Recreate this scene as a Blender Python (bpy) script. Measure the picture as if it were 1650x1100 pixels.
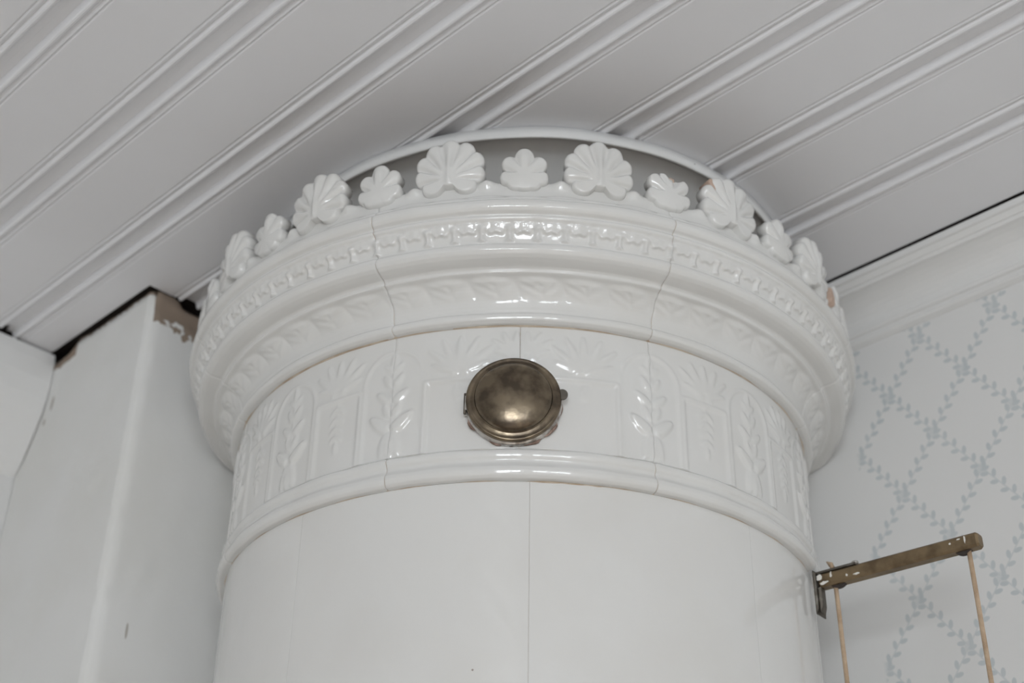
import bpy, math, random
import numpy as np
from mathutils import Matrix, Vector, noise

for o in list(bpy.data.objects):
    bpy.data.objects.remove(o)
SC = bpy.context.scene
COL = SC.collection
random.seed(4)

# ------------------------------------------------------------------ camera
PHI, PITCH, ROLL = math.radians(45.2308), math.radians(32.2539), math.radians(0.9762)
CAM = Vector((-0.98770, -0.96298, 1.56511))
fh = Vector((math.sin(PHI), math.cos(PHI), 0)); rt = Vector((math.cos(PHI), -math.sin(PHI), 0)); zz = Vector((0, 0, 1))
fw = fh * math.cos(PITCH) + zz * math.sin(PITCH)
up = zz * math.cos(PITCH) - fh * math.sin(PITCH)
r2 = rt * math.cos(ROLL) + up * math.sin(ROLL)
u2 = up * math.cos(ROLL) - rt * math.sin(ROLL)
cd = bpy.data.cameras.new('camera'); cam = bpy.data.objects.new('camera', cd); COL.objects.link(cam)
m = Matrix((r2, u2, -fw)).transposed().to_4x4(); m.translation = CAM
cam.matrix_world = m
cd.sensor_width = 36; cd.lens = 49.572; cd.clip_start = 0.05
cd.dof.use_dof = True; cd.dof.focus_distance = 1.22; cd.dof.aperture_fstop = 4.5
SC.camera = cam

# ------------------------------------------------------------------ world, daylight, exposure
w = bpy.data.worlds.new('world'); SC.world = w; w.use_nodes = True
w.node_tree.nodes['Background'].inputs[0].default_value = (0.80, 0.88, 1.0, 1)
w.node_tree.nodes['Background'].inputs[1].default_value = 1.0
SC.view_settings.view_transform = 'Standard'; SC.view_settings.look = 'None'
SC.view_settings.exposure = -0.37; SC.view_settings.gamma = 1.0
SC.cycles.use_denoising = True
SC.cycles.max_bounces = 7; SC.cycles.diffuse_bounces = 5; SC.cycles.glossy_bounces = 3
ROOM_X0, ROOM_Y0, CEIL = -3.7, -4.3, 2.5
XW, YB, YL, XP = 0.2805, 0.302, 0.565, -0.31          # wallpapered wall, chimney breast front, far wall, breast side
WINDOWS = [('x', -3.90, -2.40), ('y', -3.50, -2.70)]
WZ0, WZ1 = 0.90, 2.05
def daylight(name, loc, rot, sx, sy, power):
    l = bpy.data.lights.new(name, 'AREA'); l.shape = 'RECTANGLE'; l.size = sx; l.size_y = sy; l.energy = power
    l.color = (0.920, 0.968, 1.0)
    o = bpy.data.objects.new(name, l); COL.objects.link(o); o.location = loc; o.rotation_euler = rot
for k, (ax, a, b) in enumerate(WINDOWS):
    zc = (WZ0 + WZ1) / 2; zh = WZ1 - WZ0
    if ax == 'x':
        daylight('window_daylight', (ROOM_X0 - 0.16, (a + b) / 2, zc), (0, -math.pi / 2, 0), zh, b - a, 105)
    else:
        daylight('window_daylight', ((a + b) / 2, ROOM_Y0 - 0.16, zc), (math.pi / 2, 0, 0), b - a, zh, 40)

# ------------------------------------------------------------------ helpers
def link(name, me, mat=None, parent=None):
    o = bpy.data.objects.new(name, me); COL.objects.link(o)
    if mat is not None: me.materials.append(mat)
    if parent is not None: o.parent = parent
    return o
def mesh(name, verts, faces, smooth=True):
    me = bpy.data.meshes.new(name); me.from_pydata([tuple(v) for v in verts], [], [tuple(f) for f in faces])
    if smooth:
        me.polygons.foreach_set('use_smooth', [True] * len(me.polygons))
    me.update(); return me
def grid_mesh(name, V, smooth=True, closed_u=False):
    """V: (rows, cols, 3) array -> quad grid"""
    R, C = V.shape[:2]
    i = np.arange(R - 1)[:, None]; j = np.arange(C if closed_u else C - 1)[None]
    j1 = (j + 1) % C
    q = np.stack([i * C + j, i * C + j1, (i + 1) * C + j1, (i + 1) * C + j], -1).reshape(-1, 4)
    me = bpy.data.meshes.new(name)
    me.vertices.add(R * C); me.vertices.foreach_set('co', V.reshape(-1).astype(np.float32))
    n = len(q); me.loops.add(n * 4); me.loops.foreach_set('vertex_index', q.reshape(-1).astype(np.int32))
    me.polygons.add(n); me.polygons.foreach_set('loop_start', np.arange(0, n * 4, 4, dtype=np.int32))
    me.polygons.foreach_set('use_smooth', np.full(n, smooth))
    me.update(calc_edges=True); me.validate(); return me
def box(x0, x1, y0, y1, z0, z1):
    v = [(x0, y0, z0), (x1, y0, z0), (x1, y1, z0), (x0, y1, z0), (x0, y0, z1), (x1, y0, z1), (x1, y1, z1), (x0, y1, z1)]
    f = [(0, 3, 2, 1), (4, 5, 6, 7), (0, 1, 5, 4), (1, 2, 6, 5), (2, 3, 7, 6), (3, 0, 4, 7)]
    return v, f
def boxes(name, lst, mat, parent=None, bevel=0.0):
    V, F = [], []
    for b in lst:
        v, f = box(*b); n = len(V); V += v; F += [tuple(i + n for i in q) for q in f]
    o = link(name, mesh(name, V, F, False), mat, parent)
    if bevel:
        md = o.modifiers.new('bevel', 'BEVEL'); md.width = bevel; md.segments = 2
    return o
def extrude(name, prof, p0, ax_u, ax_v, ax_w, w0, w1, mat, parent=None, smooth=False):
    """closed 2-D profile in (u, v) swept from w0 to w1"""
    n = len(prof); V = []
    for ww in (w0, w1):
        for (a, b) in prof: V.append(p0 + ax_u * a + ax_v * b + ax_w * ww)
    F = [(i, (i + 1) % n, n + (i + 1) % n, n + i) for i in range(n)] + [tuple(range(n - 1, -1, -1)), tuple(range(n, 2 * n))]
    return link(name, mesh(name, V, F, smooth), mat, parent)
def struct(o, label=None):
    o['kind'] = 'structure'
    if label: o['label'] = label
    return o
def tag(o, label, cat, group=None):
    o['label'] = label; o['category'] = cat
    if group: o['group'] = group
    return o
def empty(name, loc=(0, 0, 0)):
    o = bpy.data.objects.new(name, None); COL.objects.link(o); o.location = loc; o.empty_display_size = 0.05; return o

# ------------------------------------------------------------------ materials
class E:
    """tiny shader-math expression"""
    nt = None
    def __init__(s, v): s.v = v
    @staticmethod
    def op(o, *a):
        n = E.nt.nodes.new('ShaderNodeMath'); n.operation = o
        for k, x in enumerate(a):
            x = x.v if isinstance(x, E) else x
            if isinstance(x, (int, float)): n.inputs[k].default_value = x
            else: E.nt.links.new(x, n.inputs[k])
        return E(n.outputs[0])
    def __add__(s, o): return E.op('ADD', s, o)
    __radd__ = __add__
    def __sub__(s, o): return E.op('SUBTRACT', s, o)
    def __rsub__(s, o): return E.op('SUBTRACT', o, s)
    def __mul__(s, o): return E.op('MULTIPLY', s, o)
    __rmul__ = __mul__
    def __truediv__(s, o): return E.op('DIVIDE', s, o)
    def lt(s, o): return E.op('LESS_THAN', s, o)
    def gt(s, o): return E.op('GREATER_THAN', s, o)
    def floor(s): return E.op('FLOOR', s)
    def wrap(s, a, b): return E.op('WRAP', s, b, a)
    def abs(s): return E.op('ABSOLUTE', s)
    def mx(s, o): return E.op('MAXIMUM', s, o)
    def mn(s, o): return E.op('MINIMUM', s, o)
    def step(s, a, b):
        n = E.nt.nodes.new('ShaderNodeMapRange'); n.interpolation_type = 'SMOOTHSTEP'
        E.nt.links.new(s.v, n.inputs[0]); n.inputs[1].default_value = a; n.inputs[2].default_value = b
        return E(n.outputs[0])
def new_mat(name, col, rough=0.5, metal=0.0, spec=0.5, coat=0.0, bump=None, var=None):
    """bump=(scale, strength, distance); var=(scale, colour2, lo, hi)"""
    mt = bpy.data.materials.new(name); mt.use_nodes = True; nt = mt.node_tree
    b = nt.nodes['Principled BSDF']
    b.inputs['Base Color'].default_value = (*col, 1); b.inputs['Roughness'].default_value = rough
    b.inputs['Metallic'].default_value = metal; b.inputs['Specular IOR Level'].default_value = spec
    b.inputs['Coat Weight'].default_value = coat; b.inputs['Coat Roughness'].default_value = 0.05
    tc = nt.nodes.new('ShaderNodeTexCoord')
    if bump:
        n = nt.nodes.new('ShaderNodeTexNoise'); n.inputs['Scale'].default_value = bump[0]; n.inputs['Detail'].default_value = 3
        nt.links.new(tc.outputs['Object'], n.inputs['Vector'])
        bp = nt.nodes.new('ShaderNodeBump'); bp.inputs['Strength'].default_value = bump[1]; bp.inputs['Distance'].default_value = bump[2]
        nt.links.new(n.outputs['Fac'], bp.inputs['Height']); nt.links.new(bp.outputs[0], b.inputs['Normal'])
    if var:
        n = nt.nodes.new('ShaderNodeTexNoise'); n.inputs['Scale'].default_value = var[0]; n.inputs['Detail'].default_value = 5
        nt.links.new(tc.outputs['Object'], n.inputs['Vector'])
        mr = nt.nodes.new('ShaderNodeMapRange'); mr.inputs[1].default_value = var[2]; mr.inputs[2].default_value = var[3]
        nt.links.new(n.outputs['Fac'], mr.inputs[0])
        mx = nt.nodes.new('ShaderNodeMix'); mx.data_type = 'RGBA'
        mx.inputs[6].default_value = (*col, 1); mx.inputs[7].default_value = (*var[1], 1)
        nt.links.new(mr.outputs[0], mx.inputs[0]); nt.links.new(mx.outputs[2], b.inputs['Base Color'])
    return mt
def mix_into(mt, fac, col):
    """lay a colour over the current base colour by a mask"""
    nt = mt.node_tree; b = nt.nodes['Principled BSDF']
    mx = nt.nodes.new('ShaderNodeMix'); mx.data_type = 'RGBA'
    ip = b.inputs['Base Color']
    if ip.is_linked: nt.links.new(ip.links[0].from_socket, mx.inputs[6])
    else: mx.inputs[6].default_value = ip.default_value
    mx.inputs[7].default_value = (*col, 1)
    nt.links.new(fac.v, mx.inputs[0]); nt.links.new(mx.outputs[2], ip)
def coords(mt):
    nt = mt.node_tree; E.nt = nt
    tc = nt.nodes.new('ShaderNodeTexCoord'); sp = nt.nodes.new('ShaderNodeSeparateXYZ')
    nt.links.new(tc.outputs['Object'], sp.inputs[0])
    return tc.outputs['Object'], E(sp.outputs[0]), E(sp.outputs[1]), E(sp.outputs[2])
def noise_e(mt, vec, scale, detail=3):
    n = mt.node_tree.nodes.new('ShaderNodeTexNoise'); n.inputs['Scale'].default_value = scale; n.inputs['Detail'].default_value = detail
    mt.node_tree.links.new(vec, n.inputs['Vector']); return E(n.outputs['Fac'])

M = {}
M['glaze'] = new_mat('white_glaze', (0.75, 0.745, 0.73), 0.065, spec=0.6, bump=(38, 0.09, 0.002), var=(9, (0.72, 0.71, 0.688), 0.45, 0.75))
vec, ex, ey, ez = coords(M['glaze'])                       # small pinholes in the glaze
v = M['glaze'].node_tree.nodes.new('ShaderNodeTexVoronoi'); v.inputs['Scale'].default_value = 26
M['glaze'].node_tree.links.new(vec, v.inputs['Vector'])
sep = M['glaze'].node_tree.nodes.new('ShaderNodeSeparateColor'); M['glaze'].node_tree.links.new(v.outputs['Color'], sep.inputs[0])
mix_into(M['glaze'], E(v.outputs['Distance']).lt(0.022) * E(sep.outputs[0]).gt(0.80), (0.30, 0.25, 0.21))
M['mortar'] = new_mat('tan_mortar', (0.62, 0.53, 0.43), 0.9, spec=0.2, bump=(300, 0.6, 0.001), var=(60, (0.48, 0.37, 0.27), 0.4, 0.65))
M['chip'] = new_mat('broken_terracotta', (0.56, 0.42, 0.34), 0.9, spec=0.2, bump=(400, 0.8, 0.001))
M['ceiling'] = new_mat('ceiling_paint', (0.835, 0.84, 0.865), 0.38, spec=0.4, bump=(120, 0.10, 0.0008), var=(3.5, (0.805, 0.805, 0.825), 0.4, 0.7))
M['trim'] = new_mat('trim_paint', (0.78, 0.78, 0.775), 0.35, spec=0.4, bump=(90, 0.10, 0.0008))
M['wall'] = new_mat('wall_paint', (0.74, 0.74, 0.735), 0.7, spec=0.3, bump=(160, 0.15, 0.001))
M['plaster'] = new_mat('old_plaster', (0.78, 0.78, 0.77), 0.65, spec=0.3, bump=(35, 0.25, 0.003), var=(6, (0.74, 0.735, 0.71), 0.4, 0.7))
M['floor'] = new_mat('pale_pine_floor', (0.73, 0.64, 0.555), 0.45, var=(4, (0.66, 0.56, 0.47), 0.4, 0.7))
M['dark'] = new_mat('dark_void', (0.05, 0.04, 0.035), 0.9)
M['brass'] = new_mat('aged_brass', (0.235, 0.19, 0.135), 0.25, metal=1.0, bump=(75, 0.22, 0.002), var=(62, (0.115, 0.092, 0.07), 0.40, 0.60))
M['brass_bar'] = new_mat('dull_brass_bar', (0.27, 0.20, 0.12), 0.45, metal=0.85, bump=(160, 0.25, 0.001), var=(55, (0.16, 0.115, 0.07), 0.4, 0.62))
M['steel'] = new_mat('dark_steel', (0.14, 0.125, 0.105), 0.5, metal=0.8, bump=(200, 0.3, 0.001), var=(90, (0.30, 0.28, 0.25), 0.52, 0.7))
M['tin'] = new_mat('bright_tin', (0.62, 0.60, 0.57), 0.28, metal=1.0, bump=(150, 0.3, 0.001), var=(120, (0.28, 0.25, 0.22), 0.45, 0.62))
M['cord'] = new_mat('tan_cord', (0.53, 0.40, 0.285), 0.8, spec=0.2, bump=(500, 0.6, 0.001), var=(70, (0.42, 0.30, 0.20), 0.4, 0.65))
M['flake'] = new_mat('white_paint_flake', (0.80, 0.78, 0.73), 0.5)
M['soot'] = new_mat('sooty_joint', (0.22, 0.15, 0.12), 0.95, var=(150, (0.45, 0.33, 0.28), 0.45, 0.6))

# wallpaper: a diamond trellis of leafy sprigs printed in pale grey blue; a bare strip beside the stove
M['wallpaper'] = new_mat('trellis_wallpaper', (0.755, 0.752, 0.745), 0.75, spec=0.25, bump=(220, 0.08, 0.0006))
vec, ex, ey, ez = coords(M['wallpaper'])
HY, HZ = 0.04583, 0.06035
LL = math.hypot(HY, HZ)
def sprig_family(sign):
    a = (ey + 0.34803); b = (ez - 2.42246)
    s = a * (HY / LL * sign) + b * (HZ / LL)
    t = a * (HZ / LL) - b * (HY / LL * sign)
    per = 2 * HY * HZ / LL                                  # distance between neighbouring parallel sprigs
    tt = t.wrap(-per / 2, per / 2)
    # distance along, measured from the crossing on this line
    row = ((t - tt) / per)
    s2 = s - row * ((HZ * HZ - HY * HY) / LL * 1.0) * (1 if sign > 0 else -1) * -1
    P = LL / 5.0
    side = tt.gt(0)
    at = tt.abs()
    q = (s2 + side * (P * 0.5)).wrap(-P / 2, P / 2)
    ca, sa = math.cos(0.75), math.sin(0.75)
    du = q - 0.0006; dv = at - 0.0036
    A = (du * ca + dv * sa) / 0.0049
    B = (dv * ca - du * sa) / 0.0026
    leaf = 1.0 - (A * A + B * B)
    near = s2.wrap(-LL / 2, LL / 2).abs()
    leaf = leaf.step(-0.12, 0.25)
    stem = (0.0008 - at).step(-0.0002, 0.0002) * 0.7
    knot = (0.0062 - E.op('SQRT', near * near + at * at * 1.6)).step(-0.0012, 0.0012) * 0.55
    return leaf.mx(stem).mx(knot)
pat = sprig_family(1).mx(sprig_family(-1))
pat = pat * (-0.2535 - ey).step(-0.003, 0.003)
fade = noise_e(M['wallpaper'], vec, 30)
mix_into(M['wallpaper'], pat * (fade * 0.5 + 0.62), (0.55, 0.588, 0.602))

# chimney breast: same plaster, bare brown mortar where the top corner has broken away, a few marks
M['breast'] = M['plaster'].copy(); M['breast'].name = 'breast_plaster'
vec, ex, ey, ez = coords(M['breast'])
nz = noise_e(M['breast'], vec, 45, 4); nz2 = noise_e(M['breast'], vec, 130, 3)
onr = ey.lt(0.3085)
edge = ez + (nz - 0.5) * 0.075 + (ex + 0.27) * 0.12
broken = edge.gt(2.4600) * onr * ex.gt(-0.3035) * ex.lt(-0.10)
rim = (ez + (nz2 - 0.5) * 0.010).gt(2.4925)
rim2 = (ez + (nz - 0.5) * 0.035).gt(2.476) * ey.gt(0.470)
mix_into(M['breast'], broken.mx(rim).mx(rim2), (0.30, 0.235, 0.185))
MARKS = [(-0.31, 0.5075, 2.421, .0035, .011), (-0.31, 0.520, 2.399, .0035, .005), (-0.272, 0.302, 2.085, .0016, .009)]
for (mx_, my_, mz_, ra, rz) in MARKS:
    d1 = (ex - mx_) / ra; d2 = (ey - my_) / ra; d3 = (ez + (nz2 - 0.5) * 0.006 - mz_) / rz
    mix_into(M['breast'], (1.0 - (d1 * d1 * (0.02 if mx_ == -0.31 else 1) + d2 * d2 * (1 if mx_ == -0.31 else 0.02) + d3 * d3)).step(-0.3, 0.5) * 0.75, (0.36, 0.33, 0.29))

# ------------------------------------------------------------------ room shell
X, Y, Z = Vector((1, 0, 0)), Vector((0, 1, 0)), Vector((0, 0, 1))
struct(boxes('floor', [(ROOM_X0, XW, ROOM_Y0, YL, -0.05, 0)], M['floor']))
struct(boxes('wall_right', [(XW, XW + 0.12, ROOM_Y0, YL + 0.12, 0, CEIL + 0.05)], M['wallpaper']),
       'pale wallpaper with a grey blue diamond trellis of leafy sprigs')
struct(boxes('wall_left', [(ROOM_X0, XW, YL, YL + 0.12, 0, CEIL + 0.05)], M['wall']))
def window_wall(name, ax):
    holes = sorted((a, b) for (x, a, b) in WINDOWS if x == ax)
    lo, hi = (ROOM_Y0, YL) if ax == 'x' else (ROOM_X0, XW)
    L = []; cur = lo
    def add(a, b, z0, z1):
        L.append((ROOM_X0 - 0.12, ROOM_X0, a, b, z0, z1) if ax == 'x' else (a, b, ROOM_Y0 - 0.12, ROOM_Y0, z0, z1))
    for (a, b) in holes:
        add(cur, a, 0, CEIL + 0.05); add(a, b, 0, WZ0); add(a, b, WZ1, CEIL + 0.05); cur = b
    add(cur, hi, 0, CEIL + 0.05)
    return struct(boxes(name, L, M['wall']))
window_wall('wall_back', 'x'); window_wall('wall_front', 'y')
for k, (ax, a, b) in enumerate(WINDOWS):
    def fb(p0, p1, z0, z1):
        return (ROOM_X0 - 0.09, ROOM_X0 - 0.04, p0, p1, z0, z1) if ax == 'x' else (p0, p1, ROOM_Y0 - 0.09, ROOM_Y0 - 0.04, z0, z1)
    mid = (a + b) / 2
    struct(boxes('window_%d' % (k + 1), [fb(a, a + .05, WZ0, WZ1), fb(b - .05, b, WZ0, WZ1), fb(a, b, WZ0, WZ0 + .05), fb(a, b, WZ1 - .05, WZ1),
                                      fb(mid - .035, mid + .035, WZ0 + .05, WZ1 - .05), fb(a + .05, b - .05, 1.54, 1.58)], M['trim']))

# ceiling: painted boards, each with half of a beaded channel on either edge
ceil = struct(boxes('ceiling', [(ROOM_X0, XW, ROOM_Y0, YL, CEIL + 0.012, CEIL + 0.06)], M['dark']), 'painted board ceiling with beaded channels')
HALF = [(0.0, .0065), (.0078, .0065), (.0090, .0035), (.0100, .0003), (.0112, -.0008), (.0128, -.0012), (.0146, -.0006), (.0160, .0012), (.0170, .0022),
        (.0184, .0016), (.0198, .0003), (.0212, .0000), (.0222, .0008), (.0230, .0014), (.0238, .0004), (.0250, 0.0)]
centres = [-0.608, -0.488, -0.3674, -0.249, -0.131, -0.0125, 0.1143]
centres = [c - 0.0102 for c in centres]
allc = [centres[0] - 0.12 * k for k in range(25, 0, -1)] + centres
bounds = list(zip(allc[:-1], allc[1:])) + [(allc[-1], 0.2186)]
def h_at(x, a, b):
    return CEIL
def board_pieces(pieces):
    V, F = [], []
    for pr, y1 in pieces:
        n = len(pr); k = len(V)
        V += [(x, ROOM_Y0, z) for x, z in pr] + [(x, y1, z) for x, z in pr]
        F += [(k + i, k + (i + 1) % n, k + n + (i + 1) % n, k + n + i) for i in range(n)]
        F += [tuple(range(k + n - 1, k - 1, -1)), tuple(range(k + n, k + 2 * n))]
    link('ceiling_board', mesh('ceiling_board', V, F, False), M['ceiling'], ceil)
for (a, b) in bounds:
    last = b > 0.2
    a += 0.00002; b -= 0.00002
    pr = [(a + t, CEIL + h) for t, h in HALF]
    if last: pr += [(b, CEIL)]
    else: pr += [(b - t, CEIL + h) for t, h in reversed(HALF)]
    up2 = CEIL + 0.0118
    if a < -0.3150 < b:                                       # notched round the corner of the chimney breast
        l = [q for q in pr if q[0] < -0.3150] + [(-0.3150, CEIL), (-0.3150, up2), (a, up2)]
        r = [(-0.3150, CEIL)] + [q for q in pr if q[0] > -0.3150] + [(b, up2), (-0.3150, up2)]
        board_pieces([(l, 0.530), (r, YB + 0.004)])
    else:
        board_pieces([(pr + [(b, up2), (a, up2)], 0.5195 if b < -0.3 else YB + 0.004)])

# crown moulding over the wallpapered wall: fillet, ogee lip, wide cove, double bead; a thin open gap at the ceiling
G = CEIL - 0.0026
prof = [(XW, G), (0.2206, G), (0.2206, G - .0065), (0.2220, G - .0075), (0.2245, G - .0078), (0.2262, G - .0095), (0.2290, G - .0125),
        (0.2310, G - .0130), (0.2322, G - .0150)]
for k in range(9):
    t = k / 8 * math.pi / 2
    prof.append((0.2330 + 0.0335 * math.sin(t) ** 1.15, G - .0160 - 0.0285 * (1 - math.cos(t)) ** 0.9))
prof += [(0.2672, G - .0455), (0.2660, G - .0475), (0.2676, G - .0500), (0.2712, G - .0512), (0.2722, G - .0530), (0.2710, G - .0552),
         (0.2735, G - .0578), (0.2765, G - .0590), (0.2785, G - .0600), (XW, G - .0602)]
struct(extrude('trim_1', prof, Vector((0, 0, 0)), X, Z, Y, ROOM_Y0, -0.216, M['trim'], None, False), 'white stepped crown moulding above the trellis wallpaper')
# old moulding on the far wall, running into the side of the chimney breast
pl = [(YL, 2.4965), (0.5245, 2.4965), (0.5215, 2.480), (0.5205, 2.455), (0.5225, 2.430), (0.5270, 2.412), (0.5345, 2.394), (0.5430, 2.375), (0.5520, 2.356), (0.5590, 2.345), (YL, 2.338)]
struct(extrude('trim_2', [(a, b) for a, b in pl], Vector((0, 0, 0)), Y, Z, X, ROOM_X0, XP - 0.0005, M['trim'], None, False), 'worn white moulding on the far wall left of the chimney breast')

# chimney breast of uneven plaster, standing short of the ceiling
path = []
for y in np.linspace(YL - 0.001, YB + 0.010, 70): path.append((XP, y, -1, 0))
for a in np.linspace(0, math.pi / 2, 9)[1:-1]:
    path.append((XP + 0.010 - 0.010 * math.cos(a), YB + 0.010 - 0.010 * math.sin(a), -math.cos(a), -math.sin(a)))
for x in np.linspace(XP + 0.010, XW - 0.001, 90): path.append((x, YB, 0, -1))
zs = list(np.linspace(0, 1.8, 12)) + list(np.linspace(1.806, 2.484, 115)) + [9]
V = np.zeros((len(zs) + 1, len(path), 3))
for i, z0 in enumerate(zs):
    for j, (x, y, nx, ny) in enumerate(path):
        top = 2.4980 + 0.0022 * noise.noise(Vector((x * 40, y * 40, 3)))
        if ny == 0:
            top -= 0.013 * max(0, min(1, (y - 0.465) / 0.025)) + 0.0025
        elif x > -0.275:
            top -= 0.010 * max(0, min(1, (x + 0.275) / 0.01))
        top = min(top, 2.4996)
        z = top if z0 == 9 else z0
        d = 0.0016 * noise.noise(Vector((x * 9, y * 9, z * 6))) + 0.0007 * noise.noise(Vector((x * 45, y * 45, z * 30)))
        d -= 0.0005
        if nx != 0 and ny != 0: d += 0.0022 * noise.noise(Vector((1, 7, z * 55))) - 0.001
        if ny != 0 and z > 2.46 and x < -0.08: d -= 0.004 * max(0, min(1, (z - 2.462 + 0.02 * noise.noise(Vector((x * 40, 2, z * 40)))) / 0.012))
        V[i, j] = (x + nx * min(d, 0.0), y + ny * min(d, 0.0), z) if (nx == 0 or ny == 0) else (x + nx * d, y + ny * d, z)
for j, (x, y, nx, ny) in enumerate(path):                     # ragged top, folded inwards
    V[-1, j] = V[-2, j] + np.array((0.10 if ny == 0 else 0.0, 0.10 if nx == 0 else 0.0, -0.004))
struct(link('wall_chimney_breast', grid_mesh('wall_chimney_breast', V[:, ::-1]), M['breast']), 'uneven white plaster chimney breast with its broken brown top edge')

# ------------------------------------------------------------------ the tiled stove
FR = Vector((-0.7160, -0.6981)); RI = Vector((0.6981, -0.7160)); Z0 = CEIL - 0.93489
XC, YC = XW - 0.0015, YB - 0.0020
def pol(th, r, z):
    """numpy: angle from the front (positive to the right), radius, height -> room coordinates, cut flat at the walls"""
    c, s = np.cos(th), np.sin(th)
    x = r * (FR.x * c + RI.x * s); y = r * (FR.y * c + RI.y * s)
    return np.stack([np.minimum(x, XC), np.minimum(y, YC), np.broadcast_to(z, x.shape)], -1)
stove = tag(empty('tiled_stove'), 'tall round white glazed tile stove with shell crown in the corner', 'stove')
D2R = math.pi / 180
def sstep(a, b, x):
    t = np.clip((x - a) / (b - a), 0, 1); return t * t * (3 - 2 * t)
def wob(z): return (0.07 * np.sin(z * 150 + 0.7) + 0.05 * np.sin(z * 391 + 2.0)) * D2R
def sweep_tile(name, pr, th0, th1, cols, hfun, depth=0.006, gap=0.0003, mat='glaze', wobble=True, parent=stove, w0=True, w1=True, soft=0, edge=0.0004):
    """pr: array (n,>=2) of radius, height (above camera level); hfun(theta, row_index) -> relief"""
    pr = np.asarray(pr, float); R, Zp = pr[:, 0], pr[:, 1]
    n = len(R)
    dr = np.gradient(R); dz = np.gradient(Zp); L = np.hypot(dr, dz) + 1e-12
    nr, nz_ = dz / L, -dr / L
    e_ = 0.0005 / ((th1 - th0) * R.mean())
    t = np.r_[0, e_, np.linspace(0, 1, cols)[1:-1], 1 - e_, 1][None]
    wz = wob(Zp)[:, None] if wobble else np.zeros((n, 1))
    a = th0 + wz * w0 + gap / R[:, None]; b = th1 + wz * w1 - gap / R[:, None]
    TH = a + (b - a) * t
    H = hfun(TH, pr) if hfun else np.zeros_like(TH)
    for _ in range(soft):                                     # thick glaze fills and softens the relief
        H[1:-1] = (H[:-2] + 2 * H[1:-1] + H[2:]) / 4; H[:, 1:-1] = (H[:, :-2] + 2 * H[:, 1:-1] + H[:, 2:]) / 4
    # softly rounded glaze at the edges
    e = np.minimum(TH - a, b - TH) * R[:, None]
    H = H - edge * (1 - sstep(0, 0.0022, e))
    rr = R[:, None] + nr[:, None] * H; zv = Zp[:, None] + nz_[:, None] * H
    P = pol(TH, rr, zv + Z0)
    # skirt going back into the wall of the stove
    Pi = pol(TH, np.minimum(rr, R[:, None]) - depth, zv + Z0)
    top, bot = Pi[-1:], Pi[:1]
    full = np.concatenate([bot, P, top], 0)
    li = np.concatenate([bot[:, :1], Pi[:, :1], top[:, :1]], 0); ri = np.concatenate([bot[:, -1:], Pi[:, -1:], top[:, -1:]], 0)
    full = np.concatenate([li, full, ri], 1)
    return link(name, grid_mesh(name, full), M[mat], parent)
def curve(pts, n):
    """resample a polyline to n points"""
    p = np.array(pts, float); d = np.r_[0, np.cumsum(np.hypot(*np.diff(p[:, :2], axis=0).T))]
    s = np.linspace(0, d[-1], n)
    return np.stack([np.interp(s, d, p[:, k]) for k in range(p.shape[1])], 1)
def smooth_curve(pts, n):
    q = curve(pts, 6 * n)
    for _ in range(14): q[1:-1] = (q[:-2] + 2 * q[1:-1] + q[2:]) / 4
    return curve(q, n)

TILES = [(-112.5, -67.5), (-67.5, -22.5), (-22.5, 22.5), (22.5, 67.5), (67.5, 112.5)]

# smooth body tiles, joints at their own angles
seams = [-124.5, -82.5, -40.5, 1.5, 43.5, 85.5, 127.5]
def body_h(TH, pr): return 0.0005 * np.sin(TH * 9 + 1) * np.sin(pr[:, 1:2] * 11)
rows = [(-1.56, -1.20), (-1.20, -0.62), (-0.62, -0.04), (-0.04, 0.5408)]
for (za, zb) in rows:
    top = zb > 0.5
    for a, b in zip(seams[:-1], seams[1:]):
        n = 40 if top else 8
        sweep_tile('body_tile', [(0.3000, z) for z in np.r_[za + 0.0004, za + 0.0009, np.linspace(za, zb, n)[1:-1], zb - 0.0008, zb - 0.0003]], a * D2R, b * D2R, 48 if top else 20, body_h, gap=0.00009, wobble=False, edge=0.00010)

# ledge moulding: round below, small bead above
LEDGE = smooth_curve([(.2995, .5409), (.3050, .5411), (.3078, .5432), (.3092, .5470), (.3086, .5510), (.3062, .5543), (.3048, .5566), (.3050, .5590),
                      (.3066, .5612), (.3074, .5640), (.3070, .5670), (.3050, .5692), (.3034, .5700)], 44)
for a, b in TILES:
    sweep_tile('ledge_tile', LEDGE, a * D2R, b * D2R, 90, lambda TH, pr: 0.0003 * np.sin(TH * 31 + 2), gap=0.00035)

# frieze: arches with plants on the joints, framed panels between, fan leaves above
F0, F1 = 0.5706, 0.6950
RF = 0.3036
def leaf(u, v, u0, v0, ang, ln, wd, h):
    """pointed leaf starting at (u0, v0), growing along ang (from vertical), with a mid rib"""
    s, c = math.sin(ang), math.cos(ang)
    a = (u - u0) * s + (v - v0) * c; b = (u - u0) * c - (v - v0) * s
    t = a / ln
    wl = wd * np.sqrt(np.clip(4 * t * (1 - t), 0, 1)) * (1.15 - 0.45 * t) + 1e-9
    e = np.clip(1 - (b / wl) ** 2, 0, 1)
    return np.where((t > 0) & (t < 1), h * np.sqrt(e) * (0.72 + 0.28 * np.clip(np.abs(b) / wl, 0, 1)) * np.clip(8 * t, 0, 1), 0)
def ridge(d, wd, h): return h * np.clip(1 - (d / wd) ** 2, 0, 1) ** 0.8
def both(fn, u):
    return np.maximum(fn(u), fn(-u))
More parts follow.
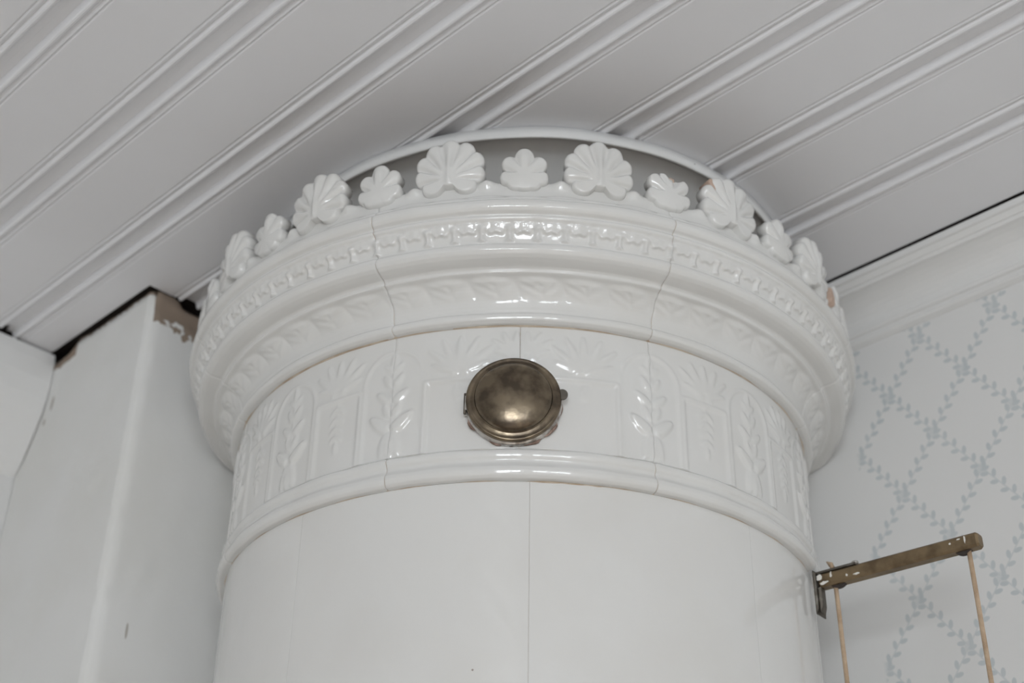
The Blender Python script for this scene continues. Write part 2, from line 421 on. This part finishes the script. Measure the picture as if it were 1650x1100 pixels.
def plant(u, v):
    h = ridge(u, .0016, .0016) * sstep(.112, .095, v)
    def side(x):
        q = leaf(x, v, .0, .027, 2.82, .027, .0070, .0028)
        q = np.maximum(q, leaf(x, v, .001, .027, .86, .026, .0066, .0040))
        q = np.maximum(q, leaf(x, v, .0015, .040, .40, .017, .0040, .0026))
        q = np.maximum(q, leaf(x, v, .001, .056, .85, .019, .0046, .0030))
        q = np.maximum(q, leaf(x, v, .001, .072, .55, .016, .0038, .0024))
        return np.maximum(q, leaf(x, v, .0005, .088, .75, .012, .0032, .0020))
    h = np.maximum(h, both(side, u))
    h = np.maximum(h, 0.0030 * np.sqrt(np.clip(1 - (u / .0050) ** 2 - ((v - .010) / .011) ** 2, 0, 1)))
    return np.maximum(h, leaf(u, v, 0, .090, 0, .019, .0036, .0022))
def arch(u, v, hw=.0292, spring=.080):
    d = np.where(v < spring, np.abs(np.abs(u) - hw), np.abs(np.hypot(u, v - spring) - hw))
    h = ridge(d, .0019, .0014)
    ins = np.where(v < spring, hw - np.abs(u), hw - np.hypot(u, v - spring))
    return h - 0.0007 * sstep(0, .0016, ins)
def frame(u, v, hw, top, tall=0):
    m = np.maximum(np.abs(u) - hw, v - top)
    h = np.where(m < 0, ridge(m + .0030, .0017, .0015), 0)
    return h - 0.0011 * sstep(-.004, -.0065, m)
def sprig(u, v):
    h = ridge(u, .0011, .0013) * sstep(.022, .028, v) * sstep(.074, .070, v)
    for k, vv in enumerate((.066, .056, .046, .037)):
        h = np.maximum(h, both(lambda x: leaf(x, v, .0004, vv, 2.35, .012 - .001 * k, .0024, .0020), u))
    return np.maximum(h, leaf(u, v, 0, .030, math.pi, .013, .0024, .0020))
def fan(u, v, b=.0815, k=1.0):
    h = leaf(u, v, 0, b, 0, .034 * k, .0048, .0026)
    for a, l, w_ in ((.42, .036, .0044), (.85, .036, .0040), (1.22, .026, .0034)):
        h = np.maximum(h, both(lambda x: leaf(x, v, .001, b, a, l * k, w_, .0024), u))
    return np.maximum(h, both(lambda x: leaf(x, v, .0, b + .001, 2.0, .010, .003, .0020), u))
def frieze_h(TH, pr):
    v = np.broadcast_to((pr[:, 1] - F0)[:, None], TH.shape)
    P = 22.5 * D2R
    u1 = (np.mod(TH + P / 2, P) - P / 2) * RF           # plants on the multiples of 22.5 degrees
    u2 = (np.mod(TH, P) - P / 2) * RF                   # panels between
    h = arch(u1, v)
    ins = (np.abs(u1) < .0275)
    h = np.where(ins, np.maximum(h, plant(u1, v) - .0005), h)
    pan = frame(u2, v, .0285, .0770)
    h = np.where((np.abs(u2) < .0285) & (v < .077), np.maximum(pan, sprig(u2, v) - .0009), h)
    return np.where((v > .0775) & (np.hypot(u1, v - .08) > .031), np.maximum(h, fan(u2, v)), h)
def hatch_h(TH, pr):
    v = np.broadcast_to((pr[:, 1] - F0)[:, None], TH.shape)
    aT = np.abs(TH); P = 22.5 * D2R
    u1 = (aT - P) * RF
    h = np.where(np.abs(u1) < .0275, np.maximum(arch(u1, v), plant(u1, v) - .0005), 0)
    pan = frame(TH * RF, v, .0905, .0745)
    pan = np.maximum(pan, both(lambda x: leaf(x - .055, v, 0, .050, .25, .018, .006, .0012), TH * RF) - .0011)
    h = np.where((np.abs(TH * RF) < .0905) & (v < .0745), pan, h)
    u3 = (aT - 10.5 * D2R) * RF
    f = np.maximum(fan(u3, v, .0790, 1.1), fan((aT - 0.9 * D2R) * RF, v, .092, 0.8))
    return np.where((v > .0765) & (np.hypot(u1, v - .08) > .030), np.maximum(h, f), h)
fr = [(RF, z) for z in np.linspace(F0, F1, 150)]
for a, b in TILES:
    if a == -22.5: continue
    sweep_tile('frieze_tile', fr, a * D2R, b * D2R, 260, frieze_h, gap=0.0003, soft=5)
o = sweep_tile('hatch_frieze_tile', fr, -22.5 * D2R, -0.35 * D2R, 150, hatch_h, gap=0.0002, w1=False, soft=5); o['label'] = 'left half of the frieze tile around the brass hatch cover'
o = sweep_tile('hatch_frieze_tile', fr, -0.35 * D2R, 22.5 * D2R, 150, hatch_h, gap=0.0002, w0=False, soft=5); o['label'] = 'right half of the frieze tile around the brass hatch cover'

# cornice: astragal, leafy cavetto, soffit, rounded nose, leaf-and-dart band, lip
def seg(pts, n, band): 
    c = smooth_curve(pts, n); return np.c_[c, np.full(n, band), np.linspace(0, 1, n)]
qc = lambda k: (.3112 + .0205 * (1 - math.cos(k * math.pi / 2)), .7070 + .0272 * math.sin(k * math.pi / 2))
CORN = np.concatenate([
    seg([(.3040, .6957), (.3085, .6957), (.3122, .6972), (.3134, .7000), (.3128, .7030), (.3106, .7058), (.3106, .7066)], 22, 0),
    seg([qc(k) for k in np.linspace(0, .96, 12)], 46, 1)[1:],
    seg([(.3316, .7343), (.3332, .7350), (.3336, .7366), (.3334, .7376), (.3360, .7392), (.3420, .7400), (.3470, .7412), (.3508, .7432), (.3532, .7466), (.3534, .7502), (.3520, .7530), (.3508, .7538)], 44, 0)[1:],
    seg([(.3506, .7545), (.3512, .7580), (.3530, .7630), (.3556, .7680), (.3584, .7722)], 44, 2)[1:],
    seg([(.3590, .7728), (.3612, .7738), (.3622, .7756), (.3618, .7772), (.3606, .7782), (.3610, .7796), (.3648, .7812), (.3670, .7838), (.3678, .7872), (.3672, .7910), (.3650, .7936), (.3560, .7942)], 40, 0)[1:]])
def cornice_h(TH, pr):
    band = pr[:, 2][:, None]; t = np.broadcast_to(pr[:, 3][:, None], TH.shape)
    # cavetto: slanting acanthus leaves
    P = 7.5 * D2R
    u = np.mod(TH / P + 0.30 * t * t, 1.0) - 0.5
    env = np.clip(np.cos(math.pi * u), 0, 1) ** 0.6 * sstep(.22, .55, t) * (1 - sstep(.82, .98, t + 0.45 * u * u))
    fing = 0.5 + 0.5 * np.cos(2 * math.pi * (3.4 * t - 2.6 * np.abs(u)))
    vein = np.exp(-(u / .05) ** 2)
    h1 = .0027 * env * (.68 + .32 * fing) - .0005 * vein * env + .0012 * np.exp(-(u / .22) ** 2 - ((t - .80) / .09) ** 2)
    # leaf and dart
    P = 45.0 / 11 * D2R
    u = np.mod((TH + 22.5 * D2R) / P, 1.0) - 0.5
    low = .44 + 1.3 * np.abs(u) ** 2.2 + .05 * np.cos(2 * math.pi * u * 3.0)
    lf = sstep(0, .10, t - low) * np.sqrt(np.clip(1 - (u / .43) ** 2, 0, 1)) * (1 - .55 * sstep(.55, 1.0, t))
    lf = lf * (.84 + .16 * np.cos(2 * math.pi * u * 3.0))
    au = np.abs(np.abs(u) - .5)
    wd = .075 + .09 * sstep(.34, .10, t) + .12 * sstep(.50, .85, t)
    dt = np.clip(1 - (au / wd) ** 2, 0, 1) * sstep(.05, .12, t) * (1 - sstep(.75, .95, t))
    eye = np.exp(-((np.abs(u) - .20) / .06) ** 2 - ((t - .52) / .08) ** 2)
    h2 = np.maximum(.0030 * lf, .0036 * dt) + .0014 * eye
    return np.where(band == 1, h1, np.where(band == 2, h2, 0)) + .00025 * np.sin(TH * 23 + pr[:, 1:2] * 90)
for a, b in TILES:
    sweep_tile('cornice_tile', CORN, a * D2R, b * D2R, 340, cornice_h, depth=0.008, gap=0.0003, soft=4)

# crown: low strip with little buds, scallop shells and palmettes standing on it
CR = 0.3530
STRIP = smooth_curve([(.3560, .7946), (.3602, .7948), (.3612, .7966), (.3606, .7990), (.3580, .8004), (.3562, .8040), (.3545, .8110), (.3535, .8170), (.3520, .8215), (.3485, .8235), (.3440, .8225)], 40)
def strip_h(TH, pr):
    z = pr[:, 1:2]; P = 11.25 * D2R
    u = (np.mod(TH + P, P) / P - .5)
    bud = np.exp(-(u / .10) ** 2) * np.exp(-((z - .8190) / .0055) ** 2)
    sway = np.exp(-((z - .8010 - .0022 * np.cos(2 * math.pi * u)) / .0017) ** 2)
    return .0052 * bud + .0007 * sway
for a, b in TILES:
    sweep_tile('crown_strip', STRIP, a * D2R, b * D2R, 220, strip_h, depth=0.012, gap=0.0003)

def ornament(name, th_deg, Rf, relief, zc, rad, mat='glaze', n=110, m=26, lean=0.06, label=None, parent=stove):
    """fan-shaped relief: outline Rf(phi) around a point zc (above camera level); rounded rim, flat back"""
    ph = np.linspace(-math.pi, math.pi, n, endpoint=False)
    rho = np.r_[np.linspace(0, .86, m - 8), .90, .935, .96, .98, .992, 1.0, 1.0, 0.0]
    Rr = Rf(ph)[None]
    P = np.zeros((len(rho), n, 3))
    for i, q in enumerate(rho):
        a = q * Rr[0] * np.sin(ph); b = q * Rr[0] * np.cos(ph)
        c = relief(ph, min(q, .86)) if i < len(rho) - 2 else np.zeros(n)
        if .86 < q < 1.0 or i == len(rho) - 3:
            e = (q - .86) / .14; c = .0016 + (relief(ph, .86) - .0016) * math.sqrt(max(0, 1 - e * e))
        if i >= len(rho) - 2: c = np.full(n, -.007)
        th = th_deg * D2R + a / rad
        P[i] = pol(th, rad + c + lean * np.maximum(b, 0) ** 1.0, zc + b + Z0)
    P = P[:, ::-1]
    o = link(name, grid_mesh(name, P, closed_u=True), M[mat], parent)
    if label: o['label'] = label
    return o
def union(ph, circles):
    """outline of overlapping round lobes, as a radius for every direction"""
    R = np.full(ph.shape, .006)
    for cx, cy, r in circles:
        pr_ = cx * np.sin(ph) + cy * np.cos(ph); dd = r * r - (cx * cx + cy * cy - pr_ ** 2)
        q = pr_ + np.sqrt(np.maximum(dd, 0)); R = np.where((dd > 0) & (q > R), q, R)
    return R
def groove(ph, dirs, wd):
    """1 in the cuts between neighbouring lobes, 0 on the lobes"""
    ds = np.sort(np.array(dirs)); mids = (ds[1:] + ds[:-1]) / 2
    return np.max([np.exp(-(np.angle(np.exp(1j * (ph - a_))) / wd) ** 2) for a_ in mids], 0)
SH_L = [(.0238 * math.sin(t_), .0125 + .0246 * math.cos(t_), .0102) for t_ in np.linspace(-2.42, 2.42, 9)]
SH = [math.atan2(c_[0], c_[1]) for c_ in SH_L]
def shell_R(ph): return union(ph, SH_L + [(0, .0095, .0175)])
def shell_rel(ph, q):
    e = min(1, q / .86)
    R_ = shell_R(ph); x = e * .86 * R_ * np.sin(ph); y = e * .86 * R_ * np.cos(ph)
    dome = .0100 - .0030 * ((x / .032) ** 2 + ((y - .012) / .036) ** 2)
    cut = groove(ph, SH, .085 + .05 * (1 - e)) * .0034 * np.clip((e - .30) / .35, 0, 1)
    stem = .0020 * np.exp(-(x / .0026) ** 2) * np.clip(1 - e, 0, 1) ** .5
    return dome - cut + stem
PA_L = [(0, .0238, .0090), (.0124, .0150, .0088), (-.0124, .0150, .0088), (.0140, -.0002, .0086), (-.0140, -.0002, .0086), (0, .001, .0165), (.0075, -.0060, .0085), (-.0075, -.0060, .0085)]
PA = [math.atan2(c_[0], c_[1]) for c_ in PA_L[:5]]
def palm_R(ph): return union(ph, PA_L)
def palm_rel(ph, q):
    e = min(1, q / .86)
    cut = groove(ph, PA, .15) * .0026 * np.clip((e - .40) / .35, 0, 1)
    return .0088 - .0022 * e * e - cut + .0014 * np.exp(-(ph / .35) ** 2) * math.exp(-((e - .75) / .2) ** 2)
def broken_R(ph):
    return np.minimum(palm_R(ph), np.interp(ph, [-math.pi, -.62, -.30, .05, .30, .75, math.pi], [.06, .034, .0280, .0195, .0200, .0300, .06]) + .0010 * np.sin(ph * 23))
for k in range(-4, 4):
    ang = 11.25 + 22.5 * k
    ornament('shell_ornament', ang, shell_R, shell_rel, .8245, CR, n=230)
for k in range(-4, 5):
    if k == 1:
        ornament('palmette_ornament', 22.5, broken_R, palm_rel, .8250, CR, n=170, label='palmette with its top leaf broken off')
    else:
        ornament('palmette_ornament', 22.5 * k, palm_R, palm_rel, .8250, CR, n=170)
# bare terracotta where glaze has chipped away
def chip(th, z, rad, sx, sz, seed):
    rs = np.random.RandomState(seed); k = rs.uniform(.7, 1.2, 24)
    ornament('chipped_edge', th, lambda ph: np.hypot(sx * np.sin(ph), sz * np.cos(ph)) * np.interp(ph, np.linspace(-math.pi, math.pi, 24), np.r_[k[:-1], k[0]]),
             lambda ph, q: .0085 + 0 * ph, z, rad, 'chip', n=36, m=12, lean=0.0)
chip(30.2, .8560, .3516, .0034, .0075, 1)
chip(63.5, .8280, .3530, .0060, .0120, 2)
chip(22.9, .8450, .3490, .0040, .0040, 6)

# mortar core that shows in the joints, closed on top
def inset(c, dist):
    c = np.asarray(c)[:, :2]; g = np.gradient(c, axis=0); L_ = np.hypot(g[:, 0], g[:, 1])[:, None] + 1e-12
    return c - np.stack([g[:, 1], -g[:, 0]], 1) / L_ * dist
core = np.concatenate([[(.2985, -Z0 + 0.002), (.2985, .5400)], inset(LEDGE, .0008)[2:-2], [(.3020, .5705), (.3020, .6950)],
                       inset(CORN, .0010)[3:-2], [(.3520, .7942), (.3520, .8150), (.3400, .8150), (.3380, .7950), (.0005, .7950)]])
th = np.linspace(-math.pi, math.pi, 361)
link('mortar_core', grid_mesh('mortar_core', np.stack([pol(th, r, z + Z0) for r, z in core])), M['mortar'], stove)
# sooty mortar smeared along the joint above the body tile right of the middle, and under the cornice
def smear(name, th0, th1, z, hgt, rad, seed):
    t = np.linspace(th0, th1, 60) * D2R; rs = np.random.RandomState(seed)
    up_ = hgt * (0.35 + 0.65 * np.abs(np.sin(np.linspace(0, 9, 60) + rs.uniform(0, 6)))) * np.clip(np.minimum(np.arange(60), 59 - np.arange(60)) / 6, .05, 1)
    P = np.stack([pol(t, np.full(60, rad - .0015), z - up_ + Z0), pol(t, np.full(60, rad + .00025), z - up_ * .8 + Z0), pol(t, np.full(60, rad + .00025), z + up_ * .5 + Z0), pol(t, np.full(60, rad - .0015), z + up_ * .7 + Z0)])
    link(name, grid_mesh(name, P), M['mortar'], stove)
smear('mortar_smear', 1.5, 14, .5404, .0009, .3002, 1)
smear('mortar_smear', -12, 10, .6953, .0008, .3048, 2)
smear('mortar_smear', -50, -24, .6953, .0008, .3048, 3)

# brass hatch cover: domed lid, rim collar, hinge, thumb tab, broken mortar round it
TL = -1.30 * D2R
ctr = Vector((*(FR * math.cos(TL) + RI * math.sin(TL)) * RF, .6145 + Z0))
nrm = Vector((*(FR * math.cos(TL) + RI * math.sin(TL)), 0)); tan = Vector((-nrm.y, nrm.x, 0))
if tan.x * RI.x + tan.y * RI.y < 0: tan = -tan
def on_lid(a, b, c): return ctr + tan * a + Z * b + nrm * c
def lathe(name, pr, mat, parent, n=96, jag=None):
    P = np.zeros((len(pr), n, 3))
    for i, (r, c) in enumerate(pr):
        for j in range(n):
            a = 2 * math.pi * j / n; rr = r * (jag(a) if jag and i in (1, 2) else 1)
            P[i, j] = on_lid(rr * math.cos(a), rr * math.sin(a), c)
    return link(name, grid_mesh(name, P, closed_u=True), mat, parent)
hatch = lathe('hatch_cover', [(.0394, .0050), (.0414, .0052), (.0420, .0066), (.0418, .0086), (.0408, .0097), (.0396, .0098), (.0386, .0093), (.0370, .0096), (.0352, .0101), (.0344, .0104), (.0339, .0122), (.0333, .0136),
                              (.0318, .0148), (.028, .0170), (.022, .0191), (.016, .0205), (.009, .0213), (.0001, .0216)], M['brass'], stove)
hatch['label'] = 'round domed brass hatch cover with a stepped rim'
lathe('rim_collar', [(.0385, -.004), (.0424, -.002), (.0429, .0028), (.0424, .0045), (.0395, .0048)], M['tin'], hatch)
rs = np.random.RandomState(5); jg = rs.uniform(.96, 1.035, 48)
lathe('broken_mortar', [(.036, -.001), (.0432, -.0002), (.0428, .0012), (.038, .0014)], M['soot'], hatch, jag=lambda a: 1 + (float(np.interp(a, np.linspace(0, 2 * math.pi, 48), np.r_[jg[:-1], jg[0]])) - 1) * (1.3 if math.sin(a) < -.2 else .3) - (0.02 if math.sin(a) > 0 else 0))
tv = [on_lid(.0395, .004, .0075), on_lid(.0395, .004, .0090)]
V, F = [], []
for c in (.0072, .0088):
    V.append(on_lid(.0400, .0045, c))
    for k in range(15):
        a = -math.pi * .62 + math.pi * 1.24 * k / 14
        V.append(on_lid(.0425 + .0050 * math.cos(a), .0045 + .0052 * math.sin(a), c))
n = 16
F = [tuple(range(n)), tuple(range(2 * n - 1, n - 1, -1))] + [(i, n + i, n + (i + 1) % n, (i + 1) % n) for i in range(n)]
link('thumb_tab', mesh('thumb_tab', V, F, False), M['steel'], hatch)
def tube(name, pts, rad, mat, parent, n=10, sx=1.0):
    pts = [Vector(p) for p in pts]; P = np.zeros((len(pts) + 2, n, 3))
    for i, p in enumerate(pts):
        d = (pts[min(i + 1, len(pts) - 1)] - pts[max(i - 1, 0)]).normalized()
        s = d.cross(Vector((0.3, 0.9, 0.1))).normalized() if abs(d.z) < .9 else d.cross(X).normalized(); t = d.cross(s)
        r = rad[i] if isinstance(rad, (list, np.ndarray)) else rad
        for j in range(n):
            a = 2 * math.pi * j / n; P[i + 1, j] = p + s * math.cos(a) * r + t * math.sin(a) * r * sx
    P[0] = np.array(pts[0]); P[-1] = np.array(pts[-1])
    return link(name, grid_mesh(name, P, closed_u=True), mat, parent)
V, F = [], []
def strap(a0, a1, b0, b1, c0, c1):
    n0 = len(V)
    for (a, b, c) in ((a0, b0, c0), (a1, b0, c0), (a1, b1, c0), (a0, b1, c0), (a0, b0, c1), (a1, b0, c1), (a1, b1, c1), (a0, b1, c1)): V.append(on_lid(a, b, c))
    for q in box(0, 1, 0, 1, 0, 1)[1]: F.append(tuple(n0 + i for i in q))
strap(-.0436, -.0405, -.012, .006, -.001, .0016); strap(-.0424, -.0408, -.010, .004, .0016, .0066)
link('hinge_leaf', mesh('hinge_leaf', V, F, False), M['tin'], hatch)
tube('hinge_pin', [on_lid(-.0424, -.013, .0050), on_lid(-.0424, .007, .0050)], .0013, M['steel'], hatch)

# ------------------------------------------------------------------ hoop on the ceiling round the stove top
hx = np.array([0.0097 * math.cos(PHI), -0.0097 * math.sin(PHI)])
ring = []
for (r, z) in [(.2985, CEIL - .0008), (.2985, CEIL - .0128), (.2992, CEIL - .0136), (.3012, CEIL - .0136), (.3022, CEIL - .0126), (.3022, CEIL - .0008), (.2985, CEIL - .0008)]:
    t = np.linspace(-math.pi, math.pi, 241); rr = r + .0005 * np.sin(t * 3) + .0003 * np.sin(t * 17)
    p = np.stack([hx[0] + rr * (FR.x * np.cos(t) + RI.x * np.sin(t)), hx[1] + rr * (FR.y * np.cos(t) + RI.y * np.sin(t)), np.full(241, z)], -1)
    p[:, 0] = np.minimum(p[:, 0], XC); p[:, 1] = np.minimum(p[:, 1], YC)
    ring.append(p)
hoop = link('trim_3', grid_mesh('trim_3', np.stack(ring)), M['trim'])
struct(hoop, 'thin white hoop fixed to the ceiling round the top of the stove')
t = np.linspace(-math.pi, math.pi, 121)
def disc(r, z):
    p = np.stack([hx[0] + r * (FR.x * np.cos(t) + RI.x * np.sin(t)), hx[1] + r * (FR.y * np.cos(t) + RI.y * np.sin(t)), np.full(121, z)], -1)
    p[:, 0] = np.minimum(p[:, 0], XC); p[:, 1] = np.minimum(p[:, 1], YC); return p
link('cover_disc', grid_mesh('cover_disc', np.stack([disc(.2984, CEIL - .0020), disc(.2984, CEIL - .0040), disc(.0005, CEIL - .0040)])), M['trim'], hoop)
for a in (33, 42.5, 26, -30, -12, 8):
    t = a * D2R; c = np.array([hx[0] + .3023 * (FR.x * math.cos(t) + RI.x * math.sin(t)), hx[1] + .3023 * (FR.y * math.cos(t) + RI.y * math.sin(t)), CEIL - .0066])
    d = np.array([FR.x * math.cos(t) + RI.x * math.sin(t), FR.y * math.cos(t) + RI.y * math.sin(t), 0]); e = np.array([-d[1], d[0], 0])
    V = [c + d * .0006] + [c + e * .0013 * math.cos(k * math.pi / 4) + np.array([0, 0, .0013 * math.sin(k * math.pi / 4)]) for k in range(8)]
    link('nail_head', mesh('nail_head', V, [(0, 1 + k, 1 + (k + 1) % 8) for k in range(8)]), M['steel' if a > 30 else 'trim'], hoop)

# ------------------------------------------------------------------ damper bracket with its two pull cords
S = Vector((0.1160, -0.2850, 2.0930)); EN = Vector((0.1292, -0.4484, 2.0930))
d = (EN - S).normalized(); s = d.cross(Z).normalized()               # s points towards the wall side
if s.x < 0: s = -s
br = tag(empty('damper_bracket', S), 'dull brass damper bar sticking out from the side of the stove', 'bracket')
loc = lambda p: Vector(p) - S
L = (EN - S).length
hw, hh, ch = .0064, .0068, .0020
sec = [(-hw + ch, -hh), (hw - ch, -hh), (hw, -hh + ch), (hw, hh - ch), (hw - ch, hh), (-hw + ch, hh), (-hw, hh - ch), (-hw, -hh + ch)]
O = Vector((0, 0, 0))
def bar_piece(name, sec, w0, w1, mat, parent=br):
    V = []
    for k, (ww, sc_) in enumerate(((w0, .86), (w0 + .0015, 1), (w1 - .0022, 1), (w1, .80))):
        for a, b in sec: V.append(s * a * sc_ + Z * b * sc_ + d * ww)
    n = len(sec); F = []
    for k in range(3): F += [(k * n + i, k * n + (i + 1) % n, (k + 1) * n + (i + 1) % n, (k + 1) * n + i) for i in range(n)]
    F += [tuple(range(n - 1, -1, -1)), tuple(range(3 * n, 4 * n))]
    return link(name, mesh(name, V, F, False), mat, parent)
bar_piece('bar', sec, .004, L, M['brass_bar'])
bar_piece('top_strap', [(-.0058, hh + .0003), (.0058, hh + .0003), (.0058, hh + .0024), (-.0058, hh + .0024)], -.002, .046, M['steel'])
V0 = []
pl_sec = [(-.0085, -.033), (.0085, -.033), (.0085, .0105), (-.0085, .0105)]
bar_piece('mounting_plate', pl_sec, -.0005, .0022, M['steel'])
bar_piece('brace_tab', [(-.0062, -.031), (.0035, -.031), (.0035, -.0072), (-.0062, -.0072)], .0024, .0058, M['steel'])
tube('screw_head', [Z * (hh + .0024) + d * .041, Z * (hh + .0050) + d * .041], [.0042, .0034], M['tin'], br, 12)
for ww in (.0225, L - .0165):
    V, F = [], []
    n = 24
    for a in (-.0022, .0022):
        for k in range(n): V.append(s * a + d * (ww + .0092 * math.cos(2 * math.pi * k / n)) + Z * (-.0018 + .0082 * math.sin(2 * math.pi * k / n)))
    F = [tuple(range(n)), tuple(range(2 * n - 1, n - 1, -1))] + [(i, n + i, n + (i + 1) % n, (i + 1) % n) for i in range(n)]
    link('pulley_wheel', mesh('pulley_wheel', V, F, False), M['dark'], br)
rs = np.random.RandomState(11)
for (ww, b, rx, rz) in ((.006, .0030, .0042, .0028), (.0095, -.0035, .0050, .0018), (.018, .0030, .0012, .0030), (.034, -.0018, .0012, .0016), (.044, -.0030, .0034, .0012), (L - .012, .0020, .0008, .0036), (L - .018, .0035, .0020, .0008), (L - .026, .0012, .0012, .0010)):
    n = 12; V = [d * ww - s * (hw + .0004) + Z * b]
    for k in range(n):
        q = rs.uniform(.6, 1.25); V.append(d * (ww + rx * q * math.cos(2 * math.pi * k / n)) - s * (hw + .0001) + Z * (b + rz * q * math.sin(2 * math.pi * k / n)))
    link('paint_flake', mesh('paint_flake', V, [(0, 1 + k, 1 + (k + 1) % n) for k in range(n)]), M['flake'], br)
def cord(label, ww, top, zend, seed):
    p0 = S + d * ww - s * .001
    pts = []
    for k in range(60):
        t = k / 59; z = 2.0930 + top + (zend - 2.0930 - top) * t
        pts.append(Vector((p0.x + .0007 * math.sin(t * 9 + seed), p0.y + .0007 * math.sin(t * 7 + 2 * seed), z)))
    o = tube('pull_cord', pts, .0023, M['cord'], None, 10, 0.75)
    return tag(o, label, 'cord', 'damper cords')
cord('tan cord hanging from the stove end of the damper bar', .0195, -.0050, 1.05, 1)
cord('tan cord hanging from the free end of the damper bar', L - .0125, -.0050, 1.05, 2)
tube('cord_knot', [S * 0 + Z * (hh + .0024) + d * .0185, Z * (hh + .0085) + d * .0165 - s * .001, Z * (hh + .0125) + d * .012], [.0028, .0026, .0006], M['cord'], br, 8)
